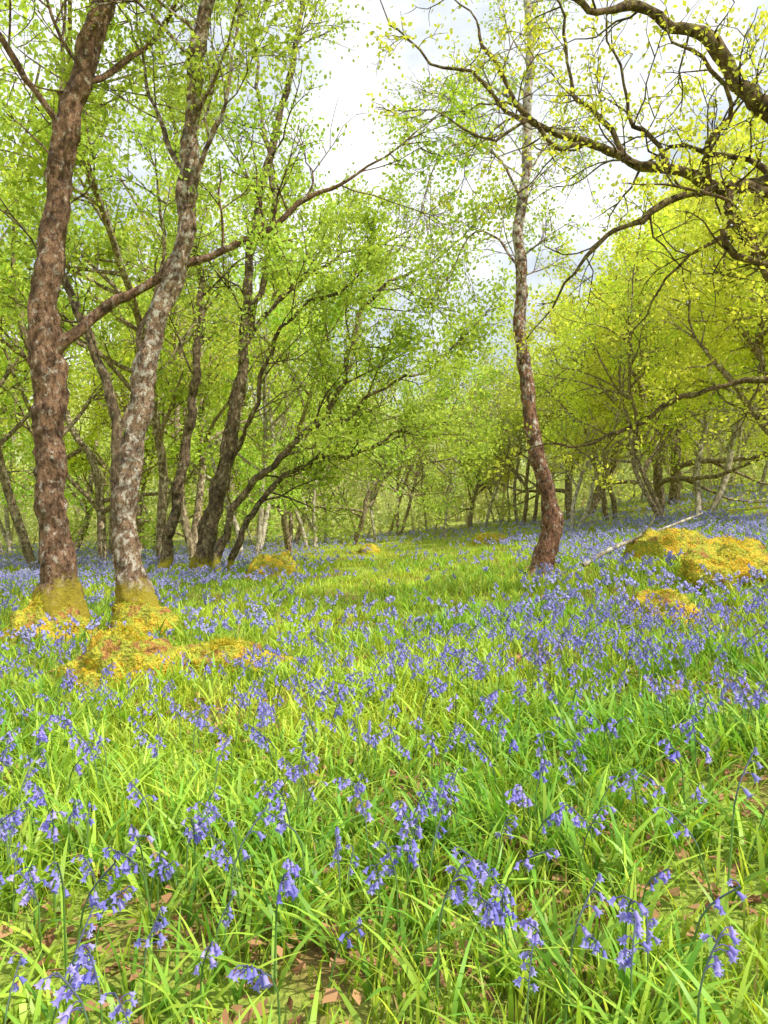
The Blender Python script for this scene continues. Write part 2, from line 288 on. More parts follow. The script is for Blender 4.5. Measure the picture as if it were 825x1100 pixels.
sketch_tree('oak_tree','gnarled dark oak with crooked spreading limbs over rocky bank','tree',4.7,6.5,6.5/800,[
 ([(0,-14,52),(-2,40,36),(-8,120,32),(-15,220,30),(-25,320,28),(-40,400,24),(-30,480,20),(-10,560,16),(10,640,12),(20,740,8)],dict(sub=6,t0=0.6,len=1.4)),
 ([(-40,400,14),(-120,461,11,.2),(-158,521,9.3,.3),(-190,556,8.4,.3),(-222,597,7.2,.3),(-255,606,6,.3),(-300,630,4.5,.3),(-350,613,3.4,.2),(-400,640,2.2,.1)],dict(sub=7,t0=0.3,len=0.9)),
 ([(-40,390,13),(-100,425,10,.3),(-165,437,8,.5),(-205,438,6.8,.5),(-248,456,5.8,.5),(-300,468,5,.5),(-345,490,4.2,.5),(-395,501,3.5,.5),(-430,540,2.9,.5),(-443,570,2.4,.5),(-464,600,1.9,.5),(-475,630,1.3,.5)],dict(sub=11,t0=0.3,len=0.95)),
 ([(-178,436,5.2,.4),(-190,400,5,.3),(-180,365,4.6,.2),(-162,335,4,.2),(-135,310,2.6,.2)],dict(sub=3,t0=0.3,len=0.6)),
 ([(-60,385,7.5),(-165,409,5.6,.1),(-210,412,5.1),(-248,401,4.4),(-275,390,3.9),(-300,376,3.5),(-335,359,2.7),(-370,321,1.6)],dict(sub=7,t0=0.3,len=0.8)),
 ([(-30,290,7,-.1),(-120,300,5.2,-.3),(-165,305,4.5,-.4),(-198,308,4,-.4),(-222,322,3.5,-.4),(-236,345,2.8,-.4),(-226,362,2.2,-.4),(-262,385,1.6,-.4)],dict(sub=4,t0=0.4,len=0.6)),
 ([(-20,190,7,.3),(-100,210,4.4,.6),(-165,216,3.4,.8),(-200,201,3.1,.9),(-240,189,2.8,.9),(-270,166,2.5,.9),(-300,151,2.1,.9),(-340,143,1.6,.9),(-380,141,1.1,.9)],dict(sub=7,t0=0.3,len=0.7)),
 ([(-300,466,3.6,.5),(-320,520,3,.6),(-355,560,2.3,.7),(-362,625,1.6,.7)],dict(sub=4,t0=0.2,len=0.9)),
 ([(-250,456,3.6,.5),(-262,500,3,.6),(-290,535,2.3,.7),(-296,590,1.6,.7)],dict(sub=4,t0=0.2,len=0.9)),
 ([(-350,486,3,.5),(-385,472,2.5,.3),(-420,490,2.1,.2),(-455,470,1.7,.1),(-500,480,1.1,.1)],dict(sub=5,t0=0.2,len=0.8)),
 ([(-200,437,3.8,.5),(-215,470,3.3,.3),(-198,510,2.8,.1),(-235,545,2.2,0),(-260,560,1.6,0)],dict(sub=4,t0=0.2,len=0.8)),
 ([(-400,506,2.7,.5),(-445,515,2.3,.3),(-480,545,1.9,.2),(-530,550,1.5,.1),(-560,585,1,.1)],dict(sub=5,t0=0.2,len=0.8)),
 ([(-120,430,4,.4),(-150,470,3.4,.6),(-200,490,2.8,.7),(-235,500,2.1,.8),(-265,480,1.5,.8)],dict(sub=4,t0=0.3,len=0.8)),
 ([(-40,340,6,.1),(-110,355,4.4,.2),(-150,350,3.7,.3),(-185,370,3.1,.3),(-215,355,2.5,.3),(-250,340,1.9,.3),(-270,310,1.2,.3)],dict(sub=4,t0=0.35,len=0.7)),
 ],M_barkE,cfgO,9000,0.05,0.06,YEL1,YEL2,bump=0.27)

# ------------------------------------------------------------ woodland variants
def variant(H,r,cfg,nleaf,lsize,spread,c1,c2,bark,stems=1,lean=0.08,name='woodland'):
    acc=Acc(); lp=[]
    for s in range(stems):
        az=rng.uniform(0,2*math.pi)
        d=np.array([math.cos(az)*lean,math.sin(az)*lean,1.0])
        st=np.array([math.cos(az),math.sin(az),0])*(0.25 if stems>1 else 0)+np.array([0,0,-0.15])
        grow(acc,lp,st,d,H*rng.uniform(0.85,1.05),r*rng.uniform(0.75,1.0),0,cfg)
    return acc.mesh(name+'_trunk',[bark],True), crown_mesh(name+'_crown',lp,nleaf,lsize,spread,c1,c2,seed=rng.uniform(0,9))
cT=dict(seg=0.5,wig=0.10,up=[0.5,0.5,0.0],max=3,nch=[16,4,3],ang=(30,65),ratio=[0.28,0.5,0.5],t0=[0.24,0.25])
cO=dict(seg=0.45,wig=0.16,up=[0.5,0.40,0.1],max=3,nch=[12,5,4],ang=(35,75),ratio=[0.5,0.5,0.5],t0=[0.14,0.25])
VG=[variant(12.5,0.13,cT,12000,0.11,0.17,GREEN1,GREEN2,M_barkG,1,0.14),
    variant(11.5,0.11,cT,12500,0.11,0.17,MIX1,MIX2,M_barkG,2,0.28),
    variant(10.0,0.15,cO,13500,0.12,0.18,GREEN1,GREEN2,M_barkG,1,0.22),
    variant(9.0,0.09,cT,12500,0.11,0.17,MIX1,MIX2,M_barkF,3,0.38)]
VY=[variant(9.0,0.17,cO,14000,0.12,0.18,YEL1,YEL2,M_barkG,1,0.18),
    variant(9.5,0.13,cO,14500,0.12,0.18,MIX1,YEL2,M_barkG,2,0.32),
    variant(10.0,0.12,cT,11500,0.12,0.18,YEL1,YEL2,M_barkF,2,0.28)]
FP1=(0.50,0.58,0.22); FP2=(0.72,0.78,0.36)  # far trees' leaf colours, paled to paint in distance haze
VF=[variant(9.0,0.08,cT,3400,0.15,0.2,FP1,FP2,M_barkF,1,0.15),
    variant(8.0,0.07,cT,2700,0.15,0.2,(0.50,0.54,0.26),(0.68,0.70,0.38),M_barkF,2,0.32),
    variant(8.5,0.09,cO,5800,0.15,0.2,MIX1,MIX2,M_barkF,1,0.2)]
def place(v,x,y,s,rz,label,group):
    root=add_obj('tree',None,None,(x,y,float(gz(x,y))),label=label,category='tree',group=group)
    root.rotation_euler=(0,0,rz); root.scale=(s,s,s)
    add_obj('trunk',v[0],root); add_obj('crown',v[1],root)
LG='tall slender woodland tree with light green spring leaves'
LY='spreading tree with yellow-green spring leaves on grassy bank'
LF='thin far tree with sparse new leaves, colours paled as painted haze'
G1='trees of the surrounding wood'
near=[(-7.4,14,0,1.0),(-8.2,18,1,1.05),(-7.8,20.5,2,1.15),(-4.9,16.5,0,1.05),(-4.6,19,1,1.05),(-4.0,21.5,3,1.1),
(-3.0,24,2,0.95),(-11,17,2,1.15),(-12.5,22,1,1.25),(-2.6,28,3,1.1),(-9.5,26,0,1.2),
(-1.2,30,2,0.85),(0.6,37,1,0.8),(-6.5,29,2,1.15),(-16,28,1,1.3),(-10.5,12.5,1,1.0),(-13,31,2,1.3),(-4.2,33,1,1.1)]
for (x,y,k,s) in near:
    place(VG[k],x,y,s,rng.uniform(0,6.28),LG,G1)
right=[(5.5,22,2,0.64),(8.7,28,1,1.0),(9.2,25,0,1.05),(7.9,20.5,1,0.75),(9.3,22,2,1.0),(9.6,18,0,0.9),(9.0,16.5,2,0.88),(11.0,17.5,1,1.1),(8.3,33,0,1.1),(12.5,21,0,1.25),(14,26,1,1.4),(12,31,0,1.4),(17,32,2,1.6),(6.6,34,1,0.92),(4.4,38,0,0.8)]
for (x,y,k,s) in right:
    place(VY[k],x,y,s,rng.uniform(0,6.28),LY,G1)
cnt=0; tries=0; pts=[]
while cnt<76 and tries<5000:
    tries+=1
    y=rng.uniform(30,62); x=rng.uniform(-0.68,0.68)*y
    if any((x-a)**2+(y-b)**2<2.6 for a,b in pts): continue
    pts.append((x,y)); cnt+=1
    k=rng.integers(0,3); v=VF[k]; lab=LF
    if abs(x/y)>0.18 and rng.random()<0.4:
        v=(VG+VY)[rng.integers(0,7)] if x<0 else VY[rng.integers(0,3)]; lab=LG if x<0 else LY
    s=rng.uniform(0.75,1.25)*(0.95 if abs(x/y)<0.16 else 1.15)
    place(v,x,y,s,rng.uniform(0,6.28),lab,G1)

def distant():  # far wood: leaf and stem colours lightened, haze painted into them
    Vs=[];Cs=[]
    def blob(x,y,z,h,w,m,base,zf=0.58,hf=0.45,sz=(0.22,0.5)):
        u=rng.normal(0,1,(m,3)); u/=np.linalg.norm(u,axis=1)[:,None]; u*=rng.uniform(0.5,1.0,(m,1))
        ph=rng.uniform(0,6,2)
        lump=1+0.25*np.sin(u[:,0]*7+ph[0])*np.sin(u[:,2]*6+ph[1])
        C=np.stack([x+u[:,0]*w*lump,y+u[:,1]*w*lump,z+h*zf+u[:,2]*h*hf*lump],1)
        a=rng.normal(0,1,(m,3)); a/=np.linalg.norm(a,axis=1)[:,None]; b=np.cross(a,rng.normal(0,1,(m,3))); b/=np.linalg.norm(b,axis=1)[:,None]
        s=rng.uniform(*sz,(m,1))
        Vs.append(np.stack([C-a*s,C+b*s*.7,C+a*s,C-b*s*.7],1).reshape(-1,3))
        Cs.append(np.repeat(np.array(base)*rng.uniform(0.8,1.15,(m,1)),4,0))
    n=600
    for i in range(n):
        a=rng.uniform(-0.95,0.95); r=rng.uniform(60,185); x=math.sin(a)*r; y=math.cos(a)*r
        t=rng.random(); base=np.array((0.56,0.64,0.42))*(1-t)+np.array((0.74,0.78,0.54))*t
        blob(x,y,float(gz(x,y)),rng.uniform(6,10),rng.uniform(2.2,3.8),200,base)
    for i in range(260):
        a=rng.uniform(-0.75,0.75); r=rng.uniform(36,66); x=math.sin(a)*r; y=math.cos(a)*r
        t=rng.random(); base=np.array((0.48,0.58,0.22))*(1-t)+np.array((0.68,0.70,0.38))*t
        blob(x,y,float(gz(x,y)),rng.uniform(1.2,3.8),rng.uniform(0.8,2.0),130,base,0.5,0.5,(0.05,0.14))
    for i in range(450):
        a=rng.uniform(-0.75,0.75); r=rng.uniform(38,85); x=math.sin(a)*r; y=math.cos(a)*r; z=float(gz(x,y))
        h=rng.uniform(3,10); w=rng.uniform(0.025,0.09); lx=rng.normal(0,1.1); ly=rng.normal(0,0.6); mx_=rng.normal(0,0.5)
        P=np.array([[x,y,z-.1],[x+mx_,y,z+h*.5],[x+lx,y+ly,z+h]]); W=np.array([1,.75,.35])*w
        for k in range(2):
            p,q=P[k],P[k+1]
            for dx,dy in ((1,0),(0,1)):
                Vs.append(np.array([[p[0]-dx*W[k],p[1]-dy*W[k],p[2]],[p[0]+dx*W[k],p[1]+dy*W[k],p[2]],[q[0]+dx*W[k+1],q[1]+dy*W[k+1],q[2]],[q[0]-dx*W[k+1],q[1]-dy*W[k+1],q[2]]]))
                c=np.array((0.48,0.42,0.33))*rng.uniform(0.6,1.3); Cs.append(np.tile(c,(4,1)))
    V=np.concatenate(Vs); return V,np.arange(len(V)).reshape(-1,4),np.concatenate(Cs)
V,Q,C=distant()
add_obj('distant_woodland',mk_mesh('distant_woodland',V,Q,[M_leaf],C),kind='stuff',label='far-off hillside wood with haze painted in as pale colour',category='woodland')

# ------------------------------------------------------------ ground
def ground():
    t=np.linspace(-1,1,281); ax=np.sign(t)*(np.abs(t)**3.2)*420+t*14
    t2=np.linspace(-1,1,281); ay=np.sign(t2)*(np.abs(t2)**3.2)*420+t2*16+6
    X,Y=np.meshgrid(ax,ay,indexing='ij'); Z=gz(X,Y)
    V=np.stack([X,Y,Z],-1).reshape(-1,3); n=281
    i=np.arange(n-1)[:,None]*n; j=np.arange(n-1)[None,:]
    Q=np.stack([i+j,i+n+j,i+n+j+1,i+j+1],-1).reshape(-1,4)
    m,nt,out=newmat('woodland_floor'); N=nt.nodes; L=nt.links
    tc=N.new('ShaderNodeTexCoord')
    a=N.new('ShaderNodeTexNoise'); a.inputs['Scale'].default_value=1.7; a.inputs['Detail'].default_value=8; L.new(tc.outputs['Object'],a.inputs['Vector'])
    b=N.new('ShaderNodeTexNoise'); b.inputs['Scale'].default_value=38; b.inputs['Detail'].default_value=6; L.new(tc.outputs['Object'],b.inputs['Vector'])
    ra=N.new('ShaderNodeValToRGB'); ra.color_ramp.elements[0].position=0.40; ra.color_ramp.elements[1].position=0.54
    ra.color_ramp.elements[0].color=(0.26,0.16,0.07,1); ra.color_ramp.elements[1].color=(0.32,0.42,0.07,1); L.new(a.outputs[0],ra.inputs[0])
    rb=N.new('ShaderNodeMapRange'); rb.inputs['To Min'].default_value=0.4; rb.inputs['To Max'].default_value=1.6; L.new(b.outputs[0],rb.inputs[0])
    mu=N.new('ShaderNodeMix'); mu.data_type='RGBA'; mu.blend_type='MULTIPLY'; mu.inputs[0].default_value=1
    L.new(ra.outputs[0],mu.inputs[6]); L.new(rb.outputs[0],mu.inputs[7])
    pb=N.new('ShaderNodeBsdfPrincipled'); pb.inputs['Roughness'].default_value=0.95; pb.inputs['Specular IOR Level'].default_value=0.1
    L.new(mu.outputs[2],pb.inputs['Base Color'])
    bp=N.new('ShaderNodeBump'); bp.inputs['Distance'].default_value=0.03; L.new(b.outputs[0],bp.inputs['Height']); L.new(bp.outputs[0],pb.inputs['Normal'])
    L.new(pb.outputs[0],out.inputs[0])
    add_obj('ground',mk_mesh('ground',V,Q,[m],smooth=True),kind='structure',label='gently sloping woodland floor of litter and grass',category='ground')
ground()

# ------------------------------------------------------------ ground cover sampling
def scatter(n,dmin,dmax,dn,half=0.62):
    if dn<=dmin:
        d=dmin*np.exp(rng.random(n)*math.log(dmax/dmin))
    else:
        k=math.log(dmax/dn); an=(dn*dn-dmin*dmin)/(2*dn*dn)
        isn=rng.random(n)<an/(an+k)
        d=np.where(isn,np.sqrt(rng.uniform(dmin**2,dn**2,n)),dn*np.exp(rng.random(n)*k))
    w=half+0.25/d
    X=rng.uniform(-1,1,n)*w*d
    return X,d
def clump(x,y,s=1.0,o=0.0):
    return 0.5+0.25*(np.sin(x*1.9*s+o+1.1*np.sin(y*1.3*s))+np.sin(y*2.3*s+o*2+1.3*np.sin(x*1.7*s+2)))
def blobs(x,y,L_):
    g=np.zeros_like(x)
    for (a,b,r) in L_: g=np.maximum(g,np.exp(-(((x-a)**2+(y-b)**2)/(r*r))**1.5))
    return g
def gap(x,y):
    return blobs(x,y,((-0.75,1.7,0.34),(-0.2,1.5,0.14),(1.15,2.35,0.33),(0.8,1.75,0.24),(1.6,3.2,0.4),(-1.6,2.9,0.3),(0.1,2.6,0.2),(-0.9,3.9,0.3),(2.6,4.6,0.4),(1.0,4.4,0.3),(-2.4,4.5,0.3),(0.35,1.6,0.12)))
MOUNDS=((-1.68,4.66,0.34),(-1.1,4.88,0.30),(-2.92,6.35,0.50),(-2.2,6.5,0.40),(3.2,6.5,0.50),(2.2,5.5,0.33),(3.45,8.6,0.45),(-1.85,12.35,0.45),(2.0,9.35,0.25))
def blades(n,X,Y,Lr,Wr,c1,c2,lean=(0.1,0.7),curve=(0.1,0.7),wdist=0.06,dry_p=0.03):
    Z=gz(X,Y)-0.01
    az=rng.uniform(0,2*np.pi,n); h=np.stack([np.cos(az),np.sin(az)],1)
    L=rng.uniform(*Lr,n)*(0.8+0.4*clump(X,Y,1.5)); W=rng.uniform(*Wr,n)*(1+Y*wdist)
    le=rng.uniform(*lean,n); cu=rng.uniform(*curve,n)
    ts=np.array([0,0.28,0.55,0.8,1.0]); ws=np.array([0.6,1.0,0.95,0.6,0.06])
    wa=az+np.pi/2+rng.normal(0,0.5,n)
    sd=np.stack([np.cos(wa),np.sin(wa)],1)
    V=np.empty((n,5,2,3))
    for k,(t,w) in enumerate(zip(ts,ws)):
        hx=(le*t+cu*t*t)*L*0.75; zz=(t-0.32*(le+cu)*t*t)*L
        for j,sg in enumerate((-1,1)):
            V[:,k,j,0]=X+h[:,0]*hx+sg*sd[:,0]*W*w*0.5
            V[:,k,j,1]=Y+h[:,1]*hx+sg*sd[:,1]*W*w*0.5
            V[:,k,j,2]=Z+zz
    b=np.arange(n)[:,None]*10
    Q=np.concatenate([b+np.array([[2*k,2*k+1,2*k+3,2*k+2]]) for k in range(4)],1).reshape(-1,4)
    m=np.clip(clump(X,Y,0.8,3)+rng.normal(0,0.33,n),0,1)[:,None]
    col=(np.array(c1)*(1-m)+np.array(c2)*m)*rng.uniform(0.66,1.15,(n,1))
    dry=rng.random(n)<dry_p; col[dry]=np.array((0.5,0.36,0.16))
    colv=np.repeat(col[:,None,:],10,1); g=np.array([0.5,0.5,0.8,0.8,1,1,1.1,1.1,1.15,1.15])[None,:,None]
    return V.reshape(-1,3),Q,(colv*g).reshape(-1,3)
n=155000
X,Y=scatter(n,0.45,42,3.8)
keep=rng.random(n)<(0.42+0.85*clump(X,Y,2.2,1.0))*(1-0.85*gap(X,Y))*(1-0.9*blobs(X,Y,MOUNDS)); X=X[keep];Y=Y[keep]
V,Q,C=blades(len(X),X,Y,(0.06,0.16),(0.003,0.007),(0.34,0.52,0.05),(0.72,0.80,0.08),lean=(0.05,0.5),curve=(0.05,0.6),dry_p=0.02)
add_obj('grass',mk_mesh('grass',V,Q,[M_grass],C,smooth=True),kind='stuff',label='fresh spring grass covering the woodland floor',category='grass')
nt_=8200
XT,YT=scatter(nt_,0.5,16,3.2)
keep=rng.random(nt_)<(0.40+0.75*clump(XT,YT,1.6,5.0))*(1-0.85*gap(XT,YT))*(1-blobs(XT,YT,MOUNDS)); XT=XT[keep];YT=YT[keep]
rep=rng.integers(3,7,len(XT)); X=np.repeat(XT,rep)+rng.normal(0,0.016,rep.sum()); Y=np.repeat(YT,rep)+rng.normal(0,0.016,rep.sum())
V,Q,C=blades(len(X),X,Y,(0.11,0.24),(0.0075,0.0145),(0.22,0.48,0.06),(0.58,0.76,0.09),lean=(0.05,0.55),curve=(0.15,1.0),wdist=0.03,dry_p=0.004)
add_obj('bluebell_foliage',mk_mesh('bluebell_foliage',V,Q,[M_grass],C,smooth=True),kind='stuff',label='strap-shaped bluebell leaves arching among the grass',category='foliage')
n=22000
X,Y=scatter(n,0.45,16,3.5)
keep=rng.random(n)<np.maximum(0.95-1.1*clump(X,Y,1.6,5.0),gap(X,Y)*1.5+0.05); X=X[keep];Y=Y[keep]; n=len(X)
Z=gz(X,Y)+rng.uniform(0.0,0.05,n); C0=np.stack([X,Y,Z],1)
u=rng.normal(0,1,(n,3)); u[:,2]*=0.35; u/=np.linalg.norm(u,axis=1)[:,None]; nr=rng.normal(0,0.4,(n,3)); nr[:,2]=1; v=np.cross(nr,u); w=np.cross(u,v)
s=rng.uniform(0.02,0.055,(n,1))
V=np.stack([C0-u*s*.5,C0+v*s*.3+w*s*.12,C0+u*s*.5,C0-v*s*.3+w*s*.12],1).reshape(-1,3)
cc=np.array((0.24,0.12,0.06))+rng.random((n,1))*np.array((0.28,0.18,0.10))
add_obj('leaf_litter',mk_mesh('leaf_litter',V,np.arange(4*n).reshape(-1,4),[M_litter],np.repeat(cc,4,0)),kind='stuff',label='dry brown fallen leaves between the grass',category='leaf litter')

# ------------------------------------------------------------ bluebells
GR=np.array((0.22,0.40,0.10))
def bell(acc,p,d,L,hi,col):
    d=unit(d); a=unit(np.cross(d,np.array([0.3,0.9,0.1]))); b=np.cross(d,a)
    if hi:
        S=12; prof=[(0,0.12),(0.12,0.21),(0.55,0.22),(0.82,0.30),(1.0,0.50)]
    else:
        S=4; prof=[(0,0.22),(1.0,0.50)]
    rings=[];cs=[]
    for k,(t,r) in enumerate(prof):
        for j in range(S):
            an=2*math.pi*j/S; rr=r; tt=t
            if hi and k==4: rr=0.60 if j%2==0 else 0.29; tt=0.90 if j%2==0 else 0.78
            if hi and k==3: rr=0.34 if j%2==0 else 0.27
            rings.append(p+d*tt*L+(a*math.cos(an)+b*math.sin(an))*rr*L)
            cs.append(col*(0.85+0.3*t))
    n=len(prof)
    i=np.arange(n-1)[:,None]*S; j=np.arange(S)[None,:]; j2=(j+1)%S
    Q=np.stack([i+j,i+j2,i+S+j2,i+S+j],-1).reshape(-1,4)
    acc.add(np.array(rings),Q,np.array(cs))
def plant(hi=True):
    H=rng.uniform(0.19,0.31); az=rng.uniform(0,2*math.pi); h=np.array([math.cos(az),math.sin(az),0])
    lean=rng.uniform(0.0,0.18); nod=rng.uniform(0.4,1.2)
    ts=np.linspace(0,1,9 if hi else 4); pts=np.array([h*(lean*t+0.20*nod*max(0,t-0.65)**1.3*2.4)*H*1.6+np.array([0,0,H*(t-0.35*nod*max(0,t-0.7)**1.2)]) for t in ts])
    sa=Acc(); tube(sa,pts,np.linspace(0.0028,0.0012,len(ts))*(1 if hi else 1.6),5 if hi else 3); sa.C=[np.tile(GR,(sa.n,1))]
    ba=Acc(); nb=rng.integers(4,11); t00=rng.uniform(0.66,0.80)
    for b in range(nb):
        t=t00+(1-t00)*b/(nb-1); x=t*(len(ts)-1); i=min(int(x),len(ts)-2); p=pts[i]+(pts[i+1]-pts[i])*(x-i)
        side=unit(h*0.7+rng.normal(0,0.7,3)*np.array([1,1,0])); out=p+side*rng.uniform(0.010,0.024)+np.array([0,0,0.004])
        dd=side*rng.uniform(0.2,1.2)+np.array([0,0,-1.0])
        L=rng.uniform(0.015,0.021)*(1.0 if hi else 1.35)*(1-0.25*(t-t00)/(1-t00))
        t2=rng.random()
        if hi: col=np.array((0.29,0.26,0.82))*(1-t2)+np.array((0.54,0.48,0.93))*t2
        else: col=np.array((0.38,0.36,0.80))*(1-t2)+np.array((0.58,0.54,0.89))*t2  # far plants: petals paled with distance, haze put into the colour
        bell(ba,out,dd,L,hi,col)
        if hi:
            tube(ba,np.array([p,(p+out)/2+np.array([0,0,0.004]),out+unit(dd)*0.002]),[0.0011]*3,3); ba.C.append(np.tile(np.array((0.20,0.17,0.45)),(9,1)))
    if hi:
        tube(ba,pts[4:]+np.array([0,0,0.0005]),np.full(len(pts[4:]),0.0017),4); ba.C.append(np.tile(np.array((0.18,0.2,0.3)),(4*len(pts[4:]),1)))
    la=Acc()
    if hi:
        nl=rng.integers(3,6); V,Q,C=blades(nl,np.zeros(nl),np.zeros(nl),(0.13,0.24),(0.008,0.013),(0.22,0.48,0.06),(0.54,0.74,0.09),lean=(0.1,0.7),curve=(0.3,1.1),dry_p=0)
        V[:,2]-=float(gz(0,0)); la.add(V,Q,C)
    return sa,ba,la
NV=26; plants=[]
for i in range(NV):
    s,b,l=plant(True)
    plants.append((s.mesh('bluebell_stem',[M_grass],True),b.mesh('bluebell_flower_head',[M_bell]),l.mesh('bluebell_leaves',[M_grass],True),s,b))
def lane(x,y):
    return np.exp(-((x-0.03*y)/(0.15*y+0.3))**4)*sstep(5,8,y)
def bb_density(x,y):
    c=clump(x,y,0.9,2.0); c2=clump(x,y,2.7,7.0)
    d=(0.24+0.55*c*c+0.60*c2*c2)
    drift=np.exp(-(((x-0.33*y)/(0.16*y))**2))*sstep(2.6,4.0,y)*(1-sstep(8,12,y))
    return (d+0.50*drift)*(1-0.88*lane(x,y))*(1-blobs(x,y,MOUNDS))
n=8600
X1,Y1=scatter(n,1.15,42,4.0,half=0.6)
pr=bb_density(X1,Y1)*np.where(Y1<4,0.34+0.08*Y1,0.66)
k1=rng.random(n)<pr
n2=8000
X2,Y2=scatter(n2,10,42,14.0,half=0.62)
k2=rng.random(n2)<(0.40+0.9*clump(X2,Y2,0.5,1.0))*(1-0.93*lane(X2,Y2)*(1-sstep(22,34,Y2)))
X=np.concatenate([X1[k1],X2[k2]]);Y=np.concatenate([Y1[k1],Y2[k2]])
order=np.argsort(X*X+Y*Y); X=X[order];Y=Y[order]
vis=(np.abs(X)<0.56*Y+0.12)
near_idx=np.where(vis)[0][:300]; mask=np.zeros(len(X),bool); mask[near_idx]=True
print('bluebells total',len(X),'300th at',Y[near_idx[-1]])
for i in near_idx:
    k=int(rng.integers(0,NV)); sm,bm,lm,_,_=plants[k]
    o=add_obj('bluebell',sm,None,(X[i],Y[i],float(gz(X[i],Y[i]))-0.005),label='violet-blue bluebell drooping from an arching green stem',category='flower',group='bluebells on the woodland floor')
    o.rotation_euler=(0,0,rng.uniform(0,6.28)); s=rng.uniform(0.85,1.2); o.scale=(s,s,s)
    add_obj('flower_head',bm,o); add_obj('leaf',lm,o)
Xr=X[~mask];Yr=Y[~mask]
Vl=[];Ql=[];Cl=[];Ml=[];off=0
def tmpl(s,b):
    sv=np.concatenate(s.V);sq=np.concatenate(s.Q);sc=np.concatenate(s.C)
    bv=np.concatenate(b.V);bq=np.concatenate(b.Q)+len(sv);bc=np.concatenate(b.C)
    return (np.concatenate([sv,bv]),np.concatenate([sq,bq]),np.concatenate([sc,bc]),np.concatenate([np.zeros(len(sq)),np.ones(len(bq))]))
lo=[]
for i in range(14):
    s,b,l=plant(False); lo.append(tmpl(s,b))
hi=[tmpl(p[3],p[4]) for p in plants]
def replicate(temps,X,Y,grow_s):
    global off
    ids=rng.integers(0,len(temps),len(X))
    for k,(v,q,c,m) in enumerate(temps):
        s_=np.where(ids==k)[0]
        if len(s_)==0: continue
        x=X[s_];y=Y[s_];n=len(s_); th=rng.uniform(0,2*np.pi,n); sc=rng.uniform(0.85,1.15,n)*(1+grow_s*y)
        ct=np.cos(th)[:,None];st=np.sin(th)[:,None]; hz=(rng.uniform(0.8,1.1,n))[:,None]
        VX=(v[:,0]*ct-v[:,1]*st)*sc[:,None]+x[:,None]; VY_=(v[:,0]*st+v[:,1]*ct)*sc[:,None]+y[:,None]; VZ=v[:,2]*hz+gz(x,y)[:,None]
        Vl.append(np.stack([VX,VY_,VZ],-1).reshape(-1,3))
        Ql.append((q[None]+(np.arange(n)*len(v))[:,None,None]).reshape(-1,4)+off); off+=n*len(v)
        Cl.append((c[None]*rng.uniform(0.85,1.15,(n,1,1))).reshape(-1,3)); Ml.append(np.tile(m,n))
nearm=Yr<5.5
replicate(hi,Xr[nearm],Yr[nearm],0.0)
replicate(lo,Xr[~nearm],Yr[~nearm],0.02)
me=mk_mesh('bluebells',np.concatenate(Vl),np.concatenate(Ql),[M_grass,M_bell],np.concatenate(Cl),np.concatenate(Ml))
add_obj('bluebell_carpet',me,kind='stuff',label='carpet of violet-blue bluebells through the wood',category='bluebells')

# ------------------------------------------------------------ mossy rocks
def moss_mat():
    m,nt,out=newmat('golden_moss'); N=nt.nodes; L=nt.links
    tc=N.new('ShaderNodeTexCoord')
    a=N.new('ShaderNodeTexNoise'); a.inputs['Scale'].default_value=5.5; a.inputs['Detail'].default_value=8; a.inputs['Roughness'].default_value=0.7; L.new(tc.outputs['Object'],a.inputs['Vector'])
    b=N.new('ShaderNodeTexNoise'); b.inputs['Scale'].default_value=50; b.inputs['Detail'].default_value=6; L.new(tc.outputs['Object'],b.inputs['Vector'])
    r=N.new('ShaderNodeValToRGB'); e=r.color_ramp.elements
    e[0].position=0.34; e[0].color=(0.20,0.13,0.07,1); e[1].position=0.68; e[1].color=(0.84,0.62,0.06,1)
    k=e.new(0.41); k.color=(0.54,0.26,0.08,1); k=e.new(0.46); k.color=(0.36,0.42,0.06,1); k=e.new(0.52); k.color=(0.60,0.54,0.06,1); k=e.new(0.60); k.color=(0.78,0.46,0.06,1)
    L.new(a.outputs[0],r.inputs[0])
    rb=N.new('ShaderNodeMapRange'); rb.inputs['From Min'].default_value=0.25; rb.inputs['From Max'].default_value=0.75; rb.inputs['To Min'].default_value=0.45; rb.inputs['To Max'].default_value=1.4; L.new(b.outputs[0],rb.inputs[0])
    mu=N.new('ShaderNodeMix'); mu.data_type='RGBA'; mu.blend_type='MULTIPLY'; mu.inputs[0].default_value=1
    L.new(r.outputs[0],mu.inputs[6]); L.new(rb.outputs[0],mu.inputs[7])
    pb=N.new('ShaderNodeBsdfPrincipled'); pb.inputs['Roughness'].default_value=0.95; pb.inputs['Specular IOR Level'].default_value=0.1
    L.new(mu.outputs[2],pb.inputs['Base Color'])
    bp=N.new('ShaderNodeBump'); bp.inputs['Distance'].default_value=0.05; bp.inputs['Strength'].default_value=0.9; L.new(b.outputs[0],bp.inputs['Height']); L.new(bp.outputs[0],pb.inputs['Normal'])
    L.new(pb.outputs[0],out.inputs[0]); return m
M_moss=moss_mat()
